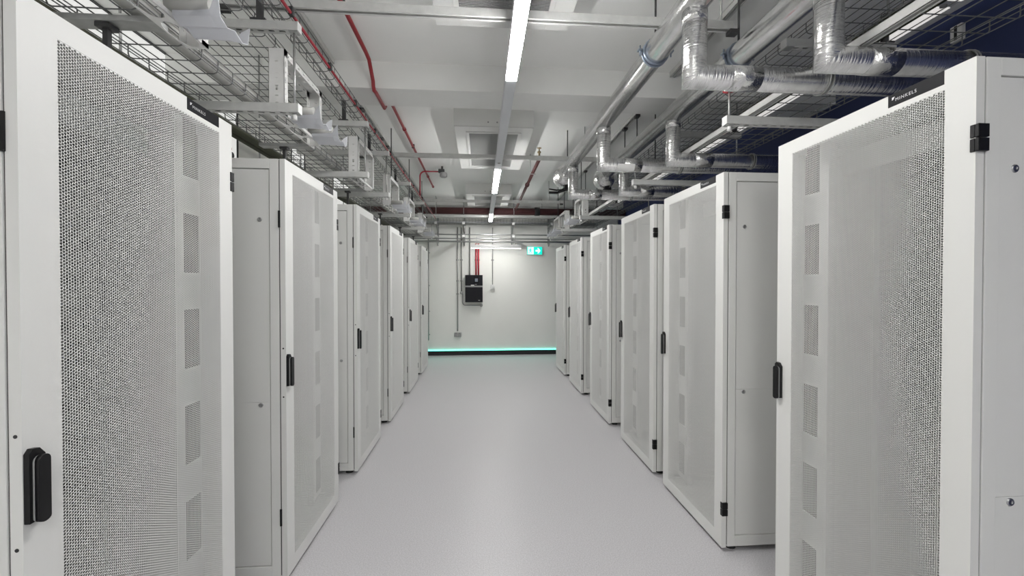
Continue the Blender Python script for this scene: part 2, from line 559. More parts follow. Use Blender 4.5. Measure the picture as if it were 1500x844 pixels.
    zp0, zp1 = 0.098, 2.128                   # perforated field
    yp0, yp1 = -W2 + 0.085, W2 - 0.077
    e = 0.026
    d.box(-e, 0, y0, yp0, zb, zt).box(-e, 0, yp1, y1, zb, zt)
    d.box(-e, 0, yp0, yp1, zb, zp0)
    d.box(-e, 0, yp0, yp1, zp1, TOP - 0.041)
    d.box(-e, 0, yp0, n0, TOP - 0.041, zt).box(-e, 0, n1, yp1, TOP - 0.041, zt)
    door = d.build('door', M['rack'], r)
    door['label'] = 'perforated front door with white frame'
    sh = bpy.data.objects.new('perforated_sheet', make_rack.sheet)
    C.objects.link(sh); sh.parent = door
    sh.location = (-0.0008, (yp0 + yp1) / 2, zp0)
    # name plate with its lettering
    pl = MB().box(-e, 0.0008, n0 + 0.0008, n1 - 0.0008, TOP - 0.0405, TOP)
    s = TOP - 0.0405
    vs, fs = make_rack.text
    n = len(pl.v)
    xs = [v[0] for v in vs]; wd = max(xs) - min(xs)
    sc = 0.066 / wd
    pl.v += [(0.0011, n0 + 0.026 + (v[0] - min(xs)) * sc, s + 0.0135 + v[1] * sc) for v in vs]
    for q in fs:
        pl.face(tuple(n + i for i in q), 1)
    # quadrant emblem in front of the word
    n = len(pl.v)
    ar = [(0.0, 0.0), (0.0, 0.010)] + [(0.010 * 1.0, 0.010)] + [(0.010 - 0.004 * math.sin(a), 0.010 - 0.0015 - 0.006 * (1 - math.cos(a))) for a in (0.3, 0.7, 1.1, 1.45)]
    pl.v += [(0.0011, n0 + 0.014 + a, s + 0.0195 + b) for a, b in ar]
    pl.face(tuple(range(n, n + len(ar)))[::-1], 1)
    pl.build('name_plate', [M['label'], M['print']], door)['label'] = 'black name plate with white lettering'
    # handle: tapered base, grey inlay, black lever
    h = MB()
    hz, yb0, yb1 = 1.10, -W2 + 0.002, -W2 + 0.036
    h.prism([(yb0, hz - 0.080), (yb1, hz - 0.078), (yb1, hz + 0.066), (yb1 - 0.012, hz + 0.082), (yb0 + 0.008, hz + 0.084), (yb0, hz + 0.074)], 0, 0.0, 0.012)
    def stadium(yc, w, z0, z1):
        pts = []
        for k in range(9):
            a = PI * k / 8
            pts.append((yc + w * math.cos(a), z1 - w + w * math.sin(a)))
        for k in range(9):
            a = PI + PI * k / 8
            pts.append((yc + w * math.cos(a), z0 + w * 0.7 + w * 0.7 * math.sin(a)))
        return pts
    yc = (yb0 + yb1) / 2 + 0.002
    h.prism(stadium(yc, 0.0128, hz - 0.081, hz + 0.066), 0, 0.012, 0.016, 1, True)
    h.prism(stadium(yc, 0.0125, hz - 0.083, hz + 0.068), 0, 0.016, 0.026, 0, True)
    h.build('handle', [M['black'], M['inlay']], door)['label'] = 'black swing handle with grey inlay'
    # hinges on the far edge, keepers on the handle edge
    for z in (1.957, 0.25):
        hg = MB()
        for (a, b) in ((z - 0.038, z - 0.0015), (z + 0.0015, z + 0.038)):
            hg.box(-0.030, 0.0035, W2, W2 + 0.010, a, b).box(-0.002, 0.0035, W2 - 0.012, W2, a, b)
        hg.build('hinge', M['black'], door, 0.0015)['label'] = 'black block hinge'
        zz = 1.878 if z > 1 else 0.342
        MB().box(-0.034, -0.024, -W2 - 0.004, -W2 + 0.003, zz - 0.043, zz + 0.043).build('latch_keeper', M['black'], door)
    for z in (1.215, 0.965):
        MB().lathe([(0.0042, 0), (0.0042, 0.0012)], (0, 0, 0), 'y', 10).build('screw_hole', M['gap'], door, loc=(-0.013, -W2 - 0.001, z))
    return r


make_rack.sheet = perforated_mesh(2 * W2 - 0.085 - 0.077, 2.03, 'perforated_sheet')
make_rack.text = text_mesh('MINKELS', 0.02, 1.22)
ordinal = ['nearest the camera', 'second from the camera', 'third from the camera', 'fourth from the camera', 'fifth from the camera', 'next to the end wall']
LEFT_Y = [1.352 + 1.21 * i for i in range(6)]
RIGHT_Y = [1.433, 2.628, 3.576, 4.725, 5.95, 7.108]
LEFT_Y[0] = 1.35
rack0 = None
for side in (0, 1):
    for i in range(6):
        nm = 'left row' if side == 0 else 'right row'
        lab = 'white server rack with perforated door, left row, ' + ordinal[i] if side == 0 else \
              'white server rack with perforated door, right row, ' + ordinal[i]
        if rack0 is None:
            rack0 = make_rack(lab); o = rack0
        else:
            o = copy_tree(rack0); o['label'] = lab
        o.location = (XL, LEFT_Y[i], 0) if side == 0 else (XR, RIGHT_Y[i], 0)
        o.rotation_euler = (0, 0, 0 if side == 0 else PI)

# ------------------------------------------------------------------ linear lamps
def linear_lamp(name, label, x, z, lit, y0, y1, w=0.07, h=0.07, diff='lamp'):
    t = thing(name, label, 'light', (x, 0, z))
    MB().box(-w / 2, w / 2, y0, y1, 0.012, h).build('trunking', M['trunk'], t, 0.002)
    edges = [y0]
    for a, b in lit:
        dm = M['lampend'] if a > 7 and diff == 'lamp' else M[diff]
        MB().box(-w / 2 + 0.003, w / 2 - 0.003, a, b, -0.004, 0.012).build('diffuser', dm, t)
        edges += [a, b]
    edges.append(y1)
    for a, b in zip(edges[::2], edges[1::2]):
        if b - a > 0.05:
            c = MB().box(-w / 2 + 0.002, w / 2 - 0.002, a, b, 0.0, 0.012)
            c.build('cover_strip', M['trunk'], t)
            if b - a < 2.2 and a > 0:
                ym = a + 0.87 * (b - a)
                MB().lathe([(0.016, 0), (0.016, -0.003), (0.011, -0.006)], (0, ym, 0.0), 'z', 14).build('indicator_cap', M['inlay'], t)
    y = y0 + 0.5
    while y < y1:
        if z + CAMZ * 0 + h < CEIL:
            MB().cyl((0, y, h), (0, y, CEIL - z), 0.004, 6).build('suspension_rod', M['galv'], t)
        y += 3.05
    return t


linear_lamp('linear_lamp', 'long linear ceiling lamp hanging over the middle of the aisle', 0.185, CAMZ + 1.25,
            [(-4.62, -3.47), (-2.0, -0.30), (1.38, 2.53), (4.54, 5.69), (7.45, 8.30)], -4.8, 8.36)  # segments behind the camera are unseen, added to brighten the near racks
linear_lamp('linear_lamp', 'pale glowing strip behind the right-hand racks, seen through the trays', 2.36, CAMZ + 1.42,
            [(-1.2, 1.9), (1.95, 4.3), (4.9, 7.4)], -1.4, 8.0, w=0.10, diff='pale_glow')  # added glowing strip, stands in for pale patches of unclear source

# wall batten above the control panel
t = thing('wall_batten_lamp', 'short white batten lamp above the black control panel', 'light', (0.305, 8.52, 2.275))
MB().box(-0.52, 0.52, -0.03, 0.03, 0.012, 0.075).box(-0.52, 0.52, -0.033, -0.03, -0.002, 0.075).box(-0.52, 0.52, 0.03, 0.033, -0.002, 0.075).build('housing', M['plasticwhite'], t)
MB().box(-0.515, 0.515, -0.0295, 0.0295, 0.0, 0.012).build('diffuser', M['lampwall'], t)
for s in (-0.4, 0.4):
    MB().cyl((s, 0, 0.075), (s, 0, 0.24), 0.004, 6).build('suspension_rod', M['galv'], t)

# ------------------------------------------------------------------ ceiling cassettes
def cassette(y0, y1, label):
    xa, xb = -0.27, 0.53
    z = CAMZ + 1.56
    t = thing('ceiling_cassette', label, 'air conditioner', ((xa + xb) / 2, y0, z), 0, 'ceiling air conditioning cassettes')
    hw, L = (xb - xa) / 2, y1 - y0
    MB().box(-hw, hw, 0, L, 0.012, CEIL - z).build('casing', M['beam'], t)
    g0, g1, gx = 0.16, L - 0.17, 0.255
    f = MB().box(-hw, -gx, 0, L, 0, 0.012).box(gx, hw, 0, L, 0, 0.012).box(-gx, gx, 0, g0, 0, 0.012).box(-gx, gx, g1, L, 0, 0.012)
    f.build('panel_frame', M['acwhite'], t, 0.002)
    r = MB()
    r.box(-gx - 0.03, -gx, g0 - 0.03, g1 + 0.03, -0.008, 0).box(gx, gx + 0.03, g0 - 0.03, g1 + 0.03, -0.008, 0)
    r.box(-gx, gx, g0 - 0.03, g0, -0.008, 0).box(-gx, gx, g1, g1 + 0.03, -0.008, 0)
    r.build('grille_rim', M['acwhite'], t, 0.002)
    gr = MB().box(-gx, gx, g0, g1, 0.0105, 0.0115, 1)
    n = int((g1 - g0) / 0.014)
    for k in range(n):
        yy = g0 + 0.007 + k * 0.014
        gr.prism([(yy - 0.0045, 0.0), (yy + 0.0035, 0.0), (yy + 0.0065, 0.010), (yy - 0.0015, 0.010)], 0, -gx, gx)
    for k in range(1, 36):
        xx = -gx + 2 * gx * k / 36
        gr.box(xx - 0.0015, xx + 0.0015, g0, g1, 0.001, 0.004)
    go = gr.build('grille', [M['grille'], M['grilleback']], t)
    go['kind'] = 'stuff'
    MB().lathe([(0.008, 0), (0.008, -0.004)], (-0.06, -0.001, 0.05), 'y', 10).build('screw_cap', M['inlay'], t)
    MB().lathe([(0.008, 0), (0.008, -0.004)], (0.03, -0.001, 0.05), 'y', 10).build('screw_cap', M['inlay'], t)
    return t


cassette(1.04, 2.52, 'white ceiling cassette with grey grille at the top edge of the photo')
cassette(4.12, 5.63, 'white ceiling cassette with grey grille, the middle one beyond the beam')
cassette(7.20, 8.45, 'white ceiling cassette with grey grille, furthest down the aisle')

# ------------------------------------------------------------------ ceiling struts across the aisle
def c_strut(mb, x0, x1, y0, z0, s=0.041):
    """C-section along x, slot facing down"""
    t = 0.0025
    mb.box(x0, x1, y0, y0 + t, z0, z0 + s).box(x0, x1, y0 + s - t, y0 + s, z0, z0 + s).box(x0, x1, y0 + t, y0 + s - t, z0 + s - t, z0 + s)
    mb.box(x0, x1, y0 + t, y0 + 0.011, z0, z0 + t).box(x0, x1, y0 + s - 0.011, y0 + s - t, z0, z0 + t)


def crossbar(y, z, x0, x1, label, rods):
    t = thing('ceiling_strut', label, 'strut', (0, y, z), 0, 'steel struts across the aisle ceiling')
    m_ = MB(); c_strut(m_, x0, x1, -0.02, 0.0)
    m_.build('channel', M['strut'], t)
    for x in rods:
        r = MB().cyl((x, 0, 0.02), (x, 0, CEIL - z), 0.005, 8)
        r.build('threaded_rod', M['galv'], t)
    for x in (x0, x1):
        MB().box(x - 0.02, x + 0.03, -0.022, 0.022, -0.022, -0.001).build('beam_clip', M['darksteel'], t)
    return t


crossbar(2.15, CAMZ + 1.375, -1.28, 1.36, 'pale steel strut crossing the aisle nearest the camera', (-1.2, 1.3))
crossbar(4.50, CAMZ + 1.36, -1.28, 1.36, 'pale steel strut crossing the aisle under the middle cassette', (-1.2, 1.15))
crossbar(6.93, CAMZ + 1.36, -1.28, 1.36, 'pale steel strut crossing the aisle under the furthest cassette', (-1.2, 1.15))
crossbar(8.27, CAMZ + 1.325, -1.1, 1.5, 'pale steel strut crossing just below the thick dark red pipe', (-0.9, -0.35, 0.66))

# ceiling-mounted rails along the aisle, cut by the beam
def rail_y(name, label, x, z, y0, y1, material, clips=()):
    t = thing(name, label, 'rail', (x, 0, z))
    m_ = MB()
    s, w = 0.041, 0.0025
    m_.box(-s / 2, -s / 2 + w, y0, y1, 0, s).box(s / 2 - w, s / 2, y0, y1, 0, s).box(-s / 2, s / 2, y0, y1, s - w, s)
    m_.box(-s / 2, -s / 2 + 0.011, y0, y1, 0, w).box(s / 2 - 0.011, s / 2, y0, y1, 0, w)
    m_.build('channel', material, t)
    for y in clips:
        MB().box(-0.022, 0.022, y - 0.03, y + 0.03, -0.025, -0.001).build('fixing_clip', M['darksteel'], t)
    return t


rail_y('ceiling_rail', 'steel rail on the ceiling left of the aisle, near side of the beam', -1.155, CEIL - 0.042, -0.5, 3.29, M['strut'], (2.5, 2.62))
rail_y('ceiling_rail', 'steel rail on the ceiling left of the aisle, beyond the beam', -1.155, CEIL - 0.042, 3.63, 8.4, M['strut'], (3.75, 4.1, 4.9, 5.2))
rail_y('ceiling_rail', 'steel rail on the ceiling above the foil pipes, near side of the beam', 1.57, CEIL - 0.042, -0.5, 3.29, M['strut'])
rr = rail_y('ceiling_rail', 'steel rail on the ceiling above the foil pipes, beyond the beam', 1.57, CEIL - 0.042, 3.63, 8.4, M['strut'], (4.05, 4.4, 5.3, 6.1))
for y in (4.05, 4.4, 5.3, 6.1):
    MB().cyl((0, y, -0.35), (0, y, 0.0), 0.006, 8).build('threaded_rod', M['darksteel'], rr)

# ------------------------------------------------------------------ wire basket trays
def basket(label, x0, x1, z, wall_l, wall_r, y0, y1, pitch=0.10, near=5.2, nlong=None, r=0.0024):
    t = thing('wire_basket_tray', label, 'cable tray', (0, 0, z))
    k = 0.018
    path = [(x0, 0, wall_l), (x0, 0, k), (x0 + k * 0.3, 0, k * 0.3), (x0 + k, 0, 0), (x1 - k, 0, 0), (x1 - k * 0.3, 0, k * 0.3), (x1, 0, k), (x1, 0, wall_r)]
    proto = None
    y = y0
    far = MB()
    i = 0
    while y < y1:
        if y < near:
            if proto is None:
                proto = MB().tube(path, r, 5).build('cross_wire', M['wire'], t, loc=(0, y, 0))
            else:
                share(proto, 'cross_wire', t, (0, y, 0))
        else:
            far.tube([(a, y, c) for a, _, c in path], r, 4)
        y += pitch
    if far.v:
        far.build('far_cross_wires', M['wire'], t)['kind'] = 'stuff'
    nl = nlong or max(2, int(round((x1 - x0) / 0.055)))
    for j in range(nl + 1):
        x = x0 + (x1 - x0) * j / nl
        zz = 0.0025 if 0 < j < nl else 0.006
        MB().cyl((x, y0, zz + r), (x, y1, zz + r), r, 5).build('long_wire', M['wire'], t)
    for (x, wl) in ((x0, wall_l), (x1, wall_r)):
        for q in ((wl, wl * 0.55) if wl > 0.04 else (wl,)):
            MB().cyl((x, y0, q), (x, y1, q), r, 5).build('long_wire', M['wire'], t)
    return t


basket('narrow-loop wire basket tray low over the left racks, holding the grey hose', -1.36, -1.09, 2.420, 0.055, 0.055, -0.6, 8.2)
basket('wide wire basket tray high over the left racks', -1.62, -1.10, 2.812, 0.055, 0.055, -0.6, 8.2)
basket('narrow wire basket tray high on the left, beside the thin red pipe', -1.02, -0.93, 2.845, 0.075, 0.075, -0.6, 7.9, nlong=2)
basket('wire basket tray over the right racks, against the blue wall', 1.70, 2.16, 2.612, 0.06, 0.06, -0.6, 7.8, nlong=5)
basket('wire basket tray high on the right, behind the foil pipes', 1.665, 1.98, 2.832, 0.055, 0.055, -0.6, 7.8)

tag(MB().tube([(-1.130, -0.6, 2.462), (-1.130, 3, 2.462), (-1.130, 8.1, 2.462)], 0.034, 14).build('conduit_hose', M['hose']),
    'pale grey hose lying in the low left basket tray', 'hose')
tag(MB().tube([(-1.43, -0.6, 2.445), (-1.43, 8.1, 2.445)], 0.022, 10).tube([(-1.48, -0.6, 2.44), (-1.47, 8.1, 2.44)], 0.018, 10).build('cable_bundle', M['cable']),
    'dark olive cables beside the low left basket tray', 'cable')
tag(MB().tube([(2.03, -0.6, 2.858), (2.03, 7.8, 2.858)], 0.030, 10).tube([(2.095, -0.6, 2.85), (2.095, 7.8, 2.85)], 0.022, 10).build('cable_bundle', M['cable']),
    'dark olive cables beside the high right basket tray', 'cable')

# pedestals on the rack tops that carry the low left tray
for i in range(6):
    y = LEFT_Y[i] + 0.095
    t = thing('tray_pedestal', 'grey tray pedestal on top of the left rack ' + ordinal[i], 'bracket', (-1.22, y, TOP), 0, 'tray pedestals on the left racks')
    MB().box(-0.14, 0.17, -0.028, 0.028, 0.209, 0.229).build('cross_plate', M['galv'], t, 0.002)
    MB().box(-0.008, 0.008, -0.008, 0.008, 0.006, 0.195).box(-0.022, 0.022, -0.02, 0.02, 0.195, 0.209).build('post', M['darksteel'], t)
    MB().box(-0.04, 0.04, -0.035, 0.035, 0.0, 0.006).build('foot_plate', M['darksteel'], t)

# strut rail carrying the right tray
t = rail_y('tray_rail', 'white strut rail along the right, below the high basket tray', 1.63, 2.562, -0.6, 7.8, M['strutwhite'])
for y in (1.45, 3.75, 5.7, 7.2):
    MB().cyl((0, y, 0.02), (0, y, CEIL - 2.562), 0.006, 8).build('threaded_rod', M['darksteel'], t)
    MB().box(-0.03, 0.03, y - 0.03, y + 0.03, 0.042, 0.05).build('rod_plate', M['darksteel'], t)

# ------------------------------------------------------------------ trapeze brackets
def slotted_channel(x0, x1, s=0.041):
    """channel along x, closed, slots in the bottom; y from 0 to s, z from 0 to s"""
    m_ = MB()
    w = 0.0025
    m_.box(x0, x1, 0, w, 0, s).box(x0, x1, s - w, s, 0, s).box(x0, x1, w, s - w, s - w, s)
    L = x1 - x0
    n = int((L - 0.06) / 0.05)
    holes = [(0.05 + 0.05 * k, 0.05 + 0.05 * k + 0.028, 0.009, 0.021) for k in range(n)]
    m_.punched((x0, w, 0), (1, 0, 0), (0, 1, 0), (0, 0, 1), L, s - 2 * w, w, holes)
    return m_


def trapeze(label, y, x_in, x_out, z_low, z_up, side, posts=True, up_in=None, rod_top=None):
    """x_in: end over the aisle; side -1 left, +1 right"""
    t = thing('trapeze_bracket', label, 'bracket', (0, y, 0), 0, 'trapeze brackets under the cable trays')
    s = 0.041
    for z, xi, nm in ((z_low, x_in, 'lower_channel'), (z_up, x_in if up_in is None else up_in, 'upper_channel')):
        a, b = sorted((xi, x_out))
        ch = slotted_channel(a, b).build(nm, M['strut'], t, loc=(0, 0, z))
        cx = xi
        MB().box(min(cx, cx - side * 0.004), max(cx, cx - side * 0.004), -0.001, s + 0.001, -0.001, s + 0.001).build('end_cap', M['cap'], ch)
        xr = xi + side * 0.022
        MB().box(xr - 0.02, xr + 0.02, 0.001, 0.04, -0.005, -0.0005).build('plate_washer', M['galv'], ch)
    xr = x_in + side * 0.022
    top = z_up if rod_top is None else rod_top
    rd = MB().cyl((xr, 0.02, z_low - 0.03), (xr, 0.02, top), 0.006, 8)
    rd.build('threaded_rod', M['galv'], t)
    MB().cyl((xr, 0.02, z_low - 0.032), (xr, 0.02, z_low - 0.006), 0.011, 6).build('nut', M['cap'], t)
    xo = x_out - side * 0.03
    MB().cyl((xo, 0.02, z_low - 0.03), (xo, 0.02, CEIL), 0.006, 8).build('threaded_rod', M['galv'], t)
    if posts:
        xp = -1.06 if side < 0 else 2.15
        MB().box(xp - 0.012, xp + 0.012, 0.008, 0.032, z_up + s, z_up + s + 0.16).build('hanger_post', M['darksteel'], t)
        MB().box(xp - 0.035, xp + 0.035, -0.005, 0.045, z_up + s, z_up + s + 0.008).build('post_foot', M['darksteel'], t)
    return t


place = ['at the photo\'s left top corner', 'above the first gap of the left row', 'above the second left rack', 'above the third left rack',
         'above the fourth left rack', 'above the fifth left rack', 'above the last left rack']
for i, y in enumerate([2.05, 3.26, 3.98, 5.17, 6.40, 7.55]):
    trapeze('white slotted trapeze bracket over the left row, ' + ordinal[i], y, -0.88, -1.72, 2.374, 2.765, -1)
for i, y in enumerate([2.03, 3.33, 5.17, 6.40, 7.55]):
    tr = trapeze('white slotted trapeze bracket over the right row, ' + ordinal[i], y, 1.265, 2.2, 2.374, 2.785, 1, up_in=1.585, rod_top=2.60)
    if i < 2:
        rc = MB().lathe([(0.010, 0), (0.032, 0.004), (0.034, 0.020), (0.022, 0.034), (0.012, 0.040)], (1.287, 0.02, 2.545), 'z', 14)
        rc.build('rod_fitting', M['redbright'], tr)['label'] = 'red round fitting on the rod'

# ------------------------------------------------------------------ raceway frames with cable spouts
def spout_mesh():
    """flared half-open chute leaving along +x; origin at the inner middle of its floor"""
    m_ = MB()
    rows = []
    for (x, hw, zb, ht, fl) in ((0.0, 0.062, 0.0, 0.020, 0.001), (0.055, 0.064, 0.0, 0.020, 0.002), (0.118, 0.068, -0.001, 0.024, 0.003),
                                (0.130, 0.072, -0.003, 0.046, 0.006), (0.152, 0.076, -0.006, 0.070, 0.012)):
        rows.append([(x, -hw - fl, zb + ht), (x, -hw - fl * 0.4, zb + ht * 0.5), (x, -hw, zb + 0.006), (x, -hw * 0.55, zb - 0.008), (x, 0.0, zb + 0.008), (x, hw * 0.55, zb - 0.008),
                     (x, hw, zb + 0.006), (x, hw + fl * 0.4, zb + ht * 0.5), (x, hw + fl, zb + ht)])
    k = len(rows[0])
    for row in rows:
        m_.v += row
    for i in range(len(rows) - 1):
        for j in range(k - 1):
            a = i * k + j
            if j % 2:
                m_.face((a, a + k, a + k + 1)); m_.face((a, a + k + 1, a + 1))
            else:
                m_.face((a, a + k, a + 1)); m_.face((a + k, a + k + 1, a + 1))
    return m_


def raceway(label, x, y, L=0.48, z=2.386, H=0.325, spouts=(0.12, 0.37), side=-1):
    """box frame parallel to the aisle; x is its face over the aisle, side -1 = left row"""
    t = thing('raceway_frame', label, 'bracket', (x, y, z), 0, 'raceway frames beside the cable trays')
    if side > 0:
        t.scale = (-1, 1, 1)
    w, th = 0.075, 0.002
    front = [(0.031, 0.045, 0.03 + 0.012 * k, 0.030 + 0.012 * k + 0.005) for k in (2, 5, 9, 12, 14, 19)] + [(0.033, 0.043, 0.12, 0.135)]
    flange = [(0.012, 0.020, a, a + 0.03) for a in (0.05, 0.16, 0.24)] + [(0.014, 0.019, a, a + 0.008) for a in (0.10, 0.13, 0.21, 0.29)]
    for nm, ya, sg in (('near_post', 0.0, 1), ('far_post', L, -1)):
        p = MB().punched((-w, ya, 0), (1, 0, 0), (0, 0, 1), (0, sg, 0), w, H, th, front)
        p.punched((-th, ya, 0), (0, sg, 0), (0, 0, 1), (1, 0, 0), 0.036, H, th, flange)
        p.punched((-w, ya, 0), (0, sg, 0), (0, 0, 1), (1, 0, 0), 0.036, H, th, flange)
        p.build(nm, M['strutwhite'], t)
    n = int(L / 0.06)
    slots = [(0.025, 0.050, 0.03 + 0.06 * k, 0.03 + 0.06 * k + 0.010) for k in range(n - 1)]
    q = MB().punched((-w, 0.002, H - th), (1, 0, 0), (0, 1, 0), (0, 0, 1), w, L - 0.004, th, slots)
    side_h = [(0.03 + 0.06 * k, 0.05 + 0.06 * k, 0.012, 0.018) for k in range(n - 1)]
    q.punched((-th, 0.002, H - 0.034), (0, 1, 0), (0, 0, 1), (1, 0, 0), L - 0.004, 0.034, th, side_h)
    q.punched((-w, 0.002, H - 0.034), (0, 1, 0), (0, 0, 1), (1, 0, 0), L - 0.004, 0.034, th, side_h)
    q.build('top_rail', M['strutwhite'], t)
    b = MB().oval_strip(-w, 0, 0.002, L - 0.002, 0.0, 0.002, [(0.002 + (L - 0.004) * (k + 0.5) / 3, 0.073, 0.0325) for k in range(3)])
    b.box(-0.002, 0.0, 0.002, L - 0.002, 0.0, 0.016)
    b.build('base_plate', M['strutwhite'], t)
    if y > 4.2:
        MB().cyl((-w / 2, L / 2, H), (-w / 2, L / 2, CEIL - z), 0.006, 8).build('threaded_rod', M['darksteel'], t)
    for s in spouts:
        so = share(SPOUT, 'cable_spout', t, (0.001, s, 0.004))
        so['label'] = 'frosted plastic cable spout'
        ro = MB().cyl((-0.02, 0, 0), (0.112, 0, 0), 0.023, 14).build('spout_roller', M['hose'], t, loc=(0.0, s - 0.052, 0.046))
    return t


SPOUT = MB()
SPOUT = spout_mesh().build('cable_spout', M['frost'])
sol = SPOUT.modifiers.new('thick', 'SOLIDIFY'); sol.thickness = 0.003
dg = bpy.context.evaluated_depsgraph_get()
SPOUT_DATA = bpy.data.meshes.new_from_object(SPOUT.evaluated_get(dg))
bpy.data.objects.remove(SPOUT)
class _S: pass
SPOUT = _S(); SPOUT.data = SPOUT_DATA
for i, (y, sp) in enumerate([(1.07, (0.12, 0.37)), (2.115, (0.13, 0.39)), (3.33, ()), (4.47, (0.16, 0.40)), (5.62, (0.12, 0.40)), (6.85, (0.2, 0.4))]):
    raceway('white raceway frame ' + ('with frosted spouts' if sp else 'without spouts') + ' over the left row, ' + ordinal[i], -0.97, y, spouts=sp)
for i, (y, sp) in enumerate([(5.305, (0.2, 0.4)), (6.455, (0.15, 0.38)), (7.0, (0.2,))]):
    raceway('white raceway frame over the right row, ' + ('behind the foil valves', 'middle of the far three', 'nearest the end wall')[i], 1.33, y, spouts=sp, side=1)

# ------------------------------------------------------------------ foil-lagged pipes
def lagged_pipe(label, x, ys, yend, xend, lever_dir):
    z = CAMZ + 1.30
    R, rb = 0.067, 0.054
    t = thing('insulated_pipe', label, 'pipe', (x, 0, z), 0, 'foil-lagged pipes over the right row')
    MB().tube([(0, -1.0, 0), (0, yend, 0)], R, 28).build('main_run', M['foil'], t)
    zb = -0.35
    for y in ys:
        b = MB().tube([(0, y, -R * 0.75), (0, y, zb), (xend - x, y, zb)], rb, 22)
        b.m = [0] * 22 + [1] * 22 + [0, 1]
        b.build('branch', [M['foilz'], M['foilx']], t)
        MB().tube([(0, y, -R * 0.8), (0, y, -R - 0.045)], rb + 0.0015, 22).build('foil_tape_band', M['foilwrap'], t)
        MB().tube([(0.16, y, zb), (0.30, y, zb)], rb + 0.0015, 22).build('foil_tape_band', M['foilwrap'], t)
        for xx in (0.62,):
            if x + xx < xend:
                for dx in (0, 0.016):
                    MB().tube([(xx + dx, y + (rb + 0.004) * math.cos(a), zb + (rb + 0.004) * math.sin(a)) for a in [2 * PI * k / 20 for k in range(20)]],
                              0.0035, 6, closed=True).build('wire_tie', M['galv'], t)
    # lagged valve at the far end, with a black lever
    prof = []
    for k in range(13):
        a = PI * k / 12
        prof.append((max(0.03, 0.128 * math.sin(a) ** 0.8), -0.13 * math.cos(a)))
    MB().lathe(prof, (-0.01, yend + 0.05, -0.055), 'y', 24).build('valve_jacket', M['foilwrap'], t)
    lv = MB()
    lv.box(-0.02, 0.03, yend - 0.03, yend + 0.05, -0.215, -0.155)
    s = lever_dir
    lv.prism([(0.0, -0.18), (0.06, -0.165), (0.06, -0.205), (-0.02, -0.235), (-0.10, -0.262), (-0.20, -0.262), (-0.20, -0.238), (-0.10, -0.236)], 1, yend - 0.02, yend + 0.01)
    lv.prism([(-0.02, -0.200), (-0.10, -0.222), (-0.19, -0.208), (-0.19, -0.196), (-0.10, -0.206)], 1, yend + 0.015, yend + 0.03)
    lo = lv.build('valve_lever', M['black'], t)
    lo['label'] = 'black lever of the valve'
    # blue-grey pipe clamps with rods to the ceiling
    for y in (2.245, 0.75):
        c = MB()
        for dy in (0.0, 0.026):
            c.tube([((R + 0.004) * math.cos(a), y + dy, (R + 0.004) * math.sin(a)) for a in [2 * PI * k / 28 for k in range(28)]], 0.006, 6, closed=True)
        c.tube([(0, y + 0.001, 0), (0, y + 0.025, 0)], R + 0.003, 28)
        c.box(-R - 0.035, -R, y, y + 0.025, 0.005, 0.013).box(R, R + 0.035, y, y + 0.025, 0.005, 0.013)
        co = c.build('pipe_clamp', M['clamp'], t)
        for sx in (-1, 1):
            MB().cyl((sx * (R + 0.022), y + 0.012, -0.02), (sx * (R + 0.022), y + 0.012, 0.035), 0.005, 8).build('clamp_bolt', M['clamp'], co)
    MB().cyl((0, 2.257, R), (0, 2.257, CEIL - z), 0.006, 8).build('threaded_rod', M['darksteel'], t)
    MB().cyl((0, yend - 0.1, R), (0, yend - 0.1, CEIL - z), 0.006, 8).build('threaded_rod', M['darksteel'], t)
    return t


pa = lagged_pipe('silver foil-lagged pipe nearest the aisle lamp, with black valve lever', 0.98, [1.83, 3.235, 4.33], 4.72, 2.75, -1)
pb = lagged_pipe('silver foil-lagged pipe further right, nearest the basket trays', 1.47, [1.645, 3.06, 4.14], 4.76, 2.75, 1)
st = MB().prism([(0.056 * math.cos(a), 0.056 * math.sin(a)) for a in [PI * (1.02 + 0.36 * k / 6) for k in range(7)]] +
                [(0.0545 * math.cos(a), 0.0545 * math.sin(a)) for a in [PI * (1.02 + 0.36 * k / 6) for k in range(6, -1, -1)]], 0, 0.10, 0.24)
st.build('pipe_sticker', M['plasticwhite'], pa, loc=(0, 3.235, -0.35))['label'] = 'white sticker on the pipe branch'

# ------------------------------------------------------------------ red pipes
def clip(parent, p, r=0.014):
    x, y, z = p
    MB().box(x - r, x + r, y - 0.012, y + 0.012, z - r, z + 0.03).build('pipe_clip', M['darksteel'], parent)


t = thing('red_pipe', 'thin red pipe along the left, beside the narrow basket tray', 'pipe', (-0.905, 0, CAMZ + 1.29))
MB().tube([(0, -0.5, 0), (0, 8.3, 0)], 0.0072, 10).build('pipe_run', M['redthin'], t)
for y in (1.55, 2.05, 2.55, 3.05, 3.6, 4.2, 4.9, 5.6, 6.4):
    clip(t, (0, y, 0), 0.0095)

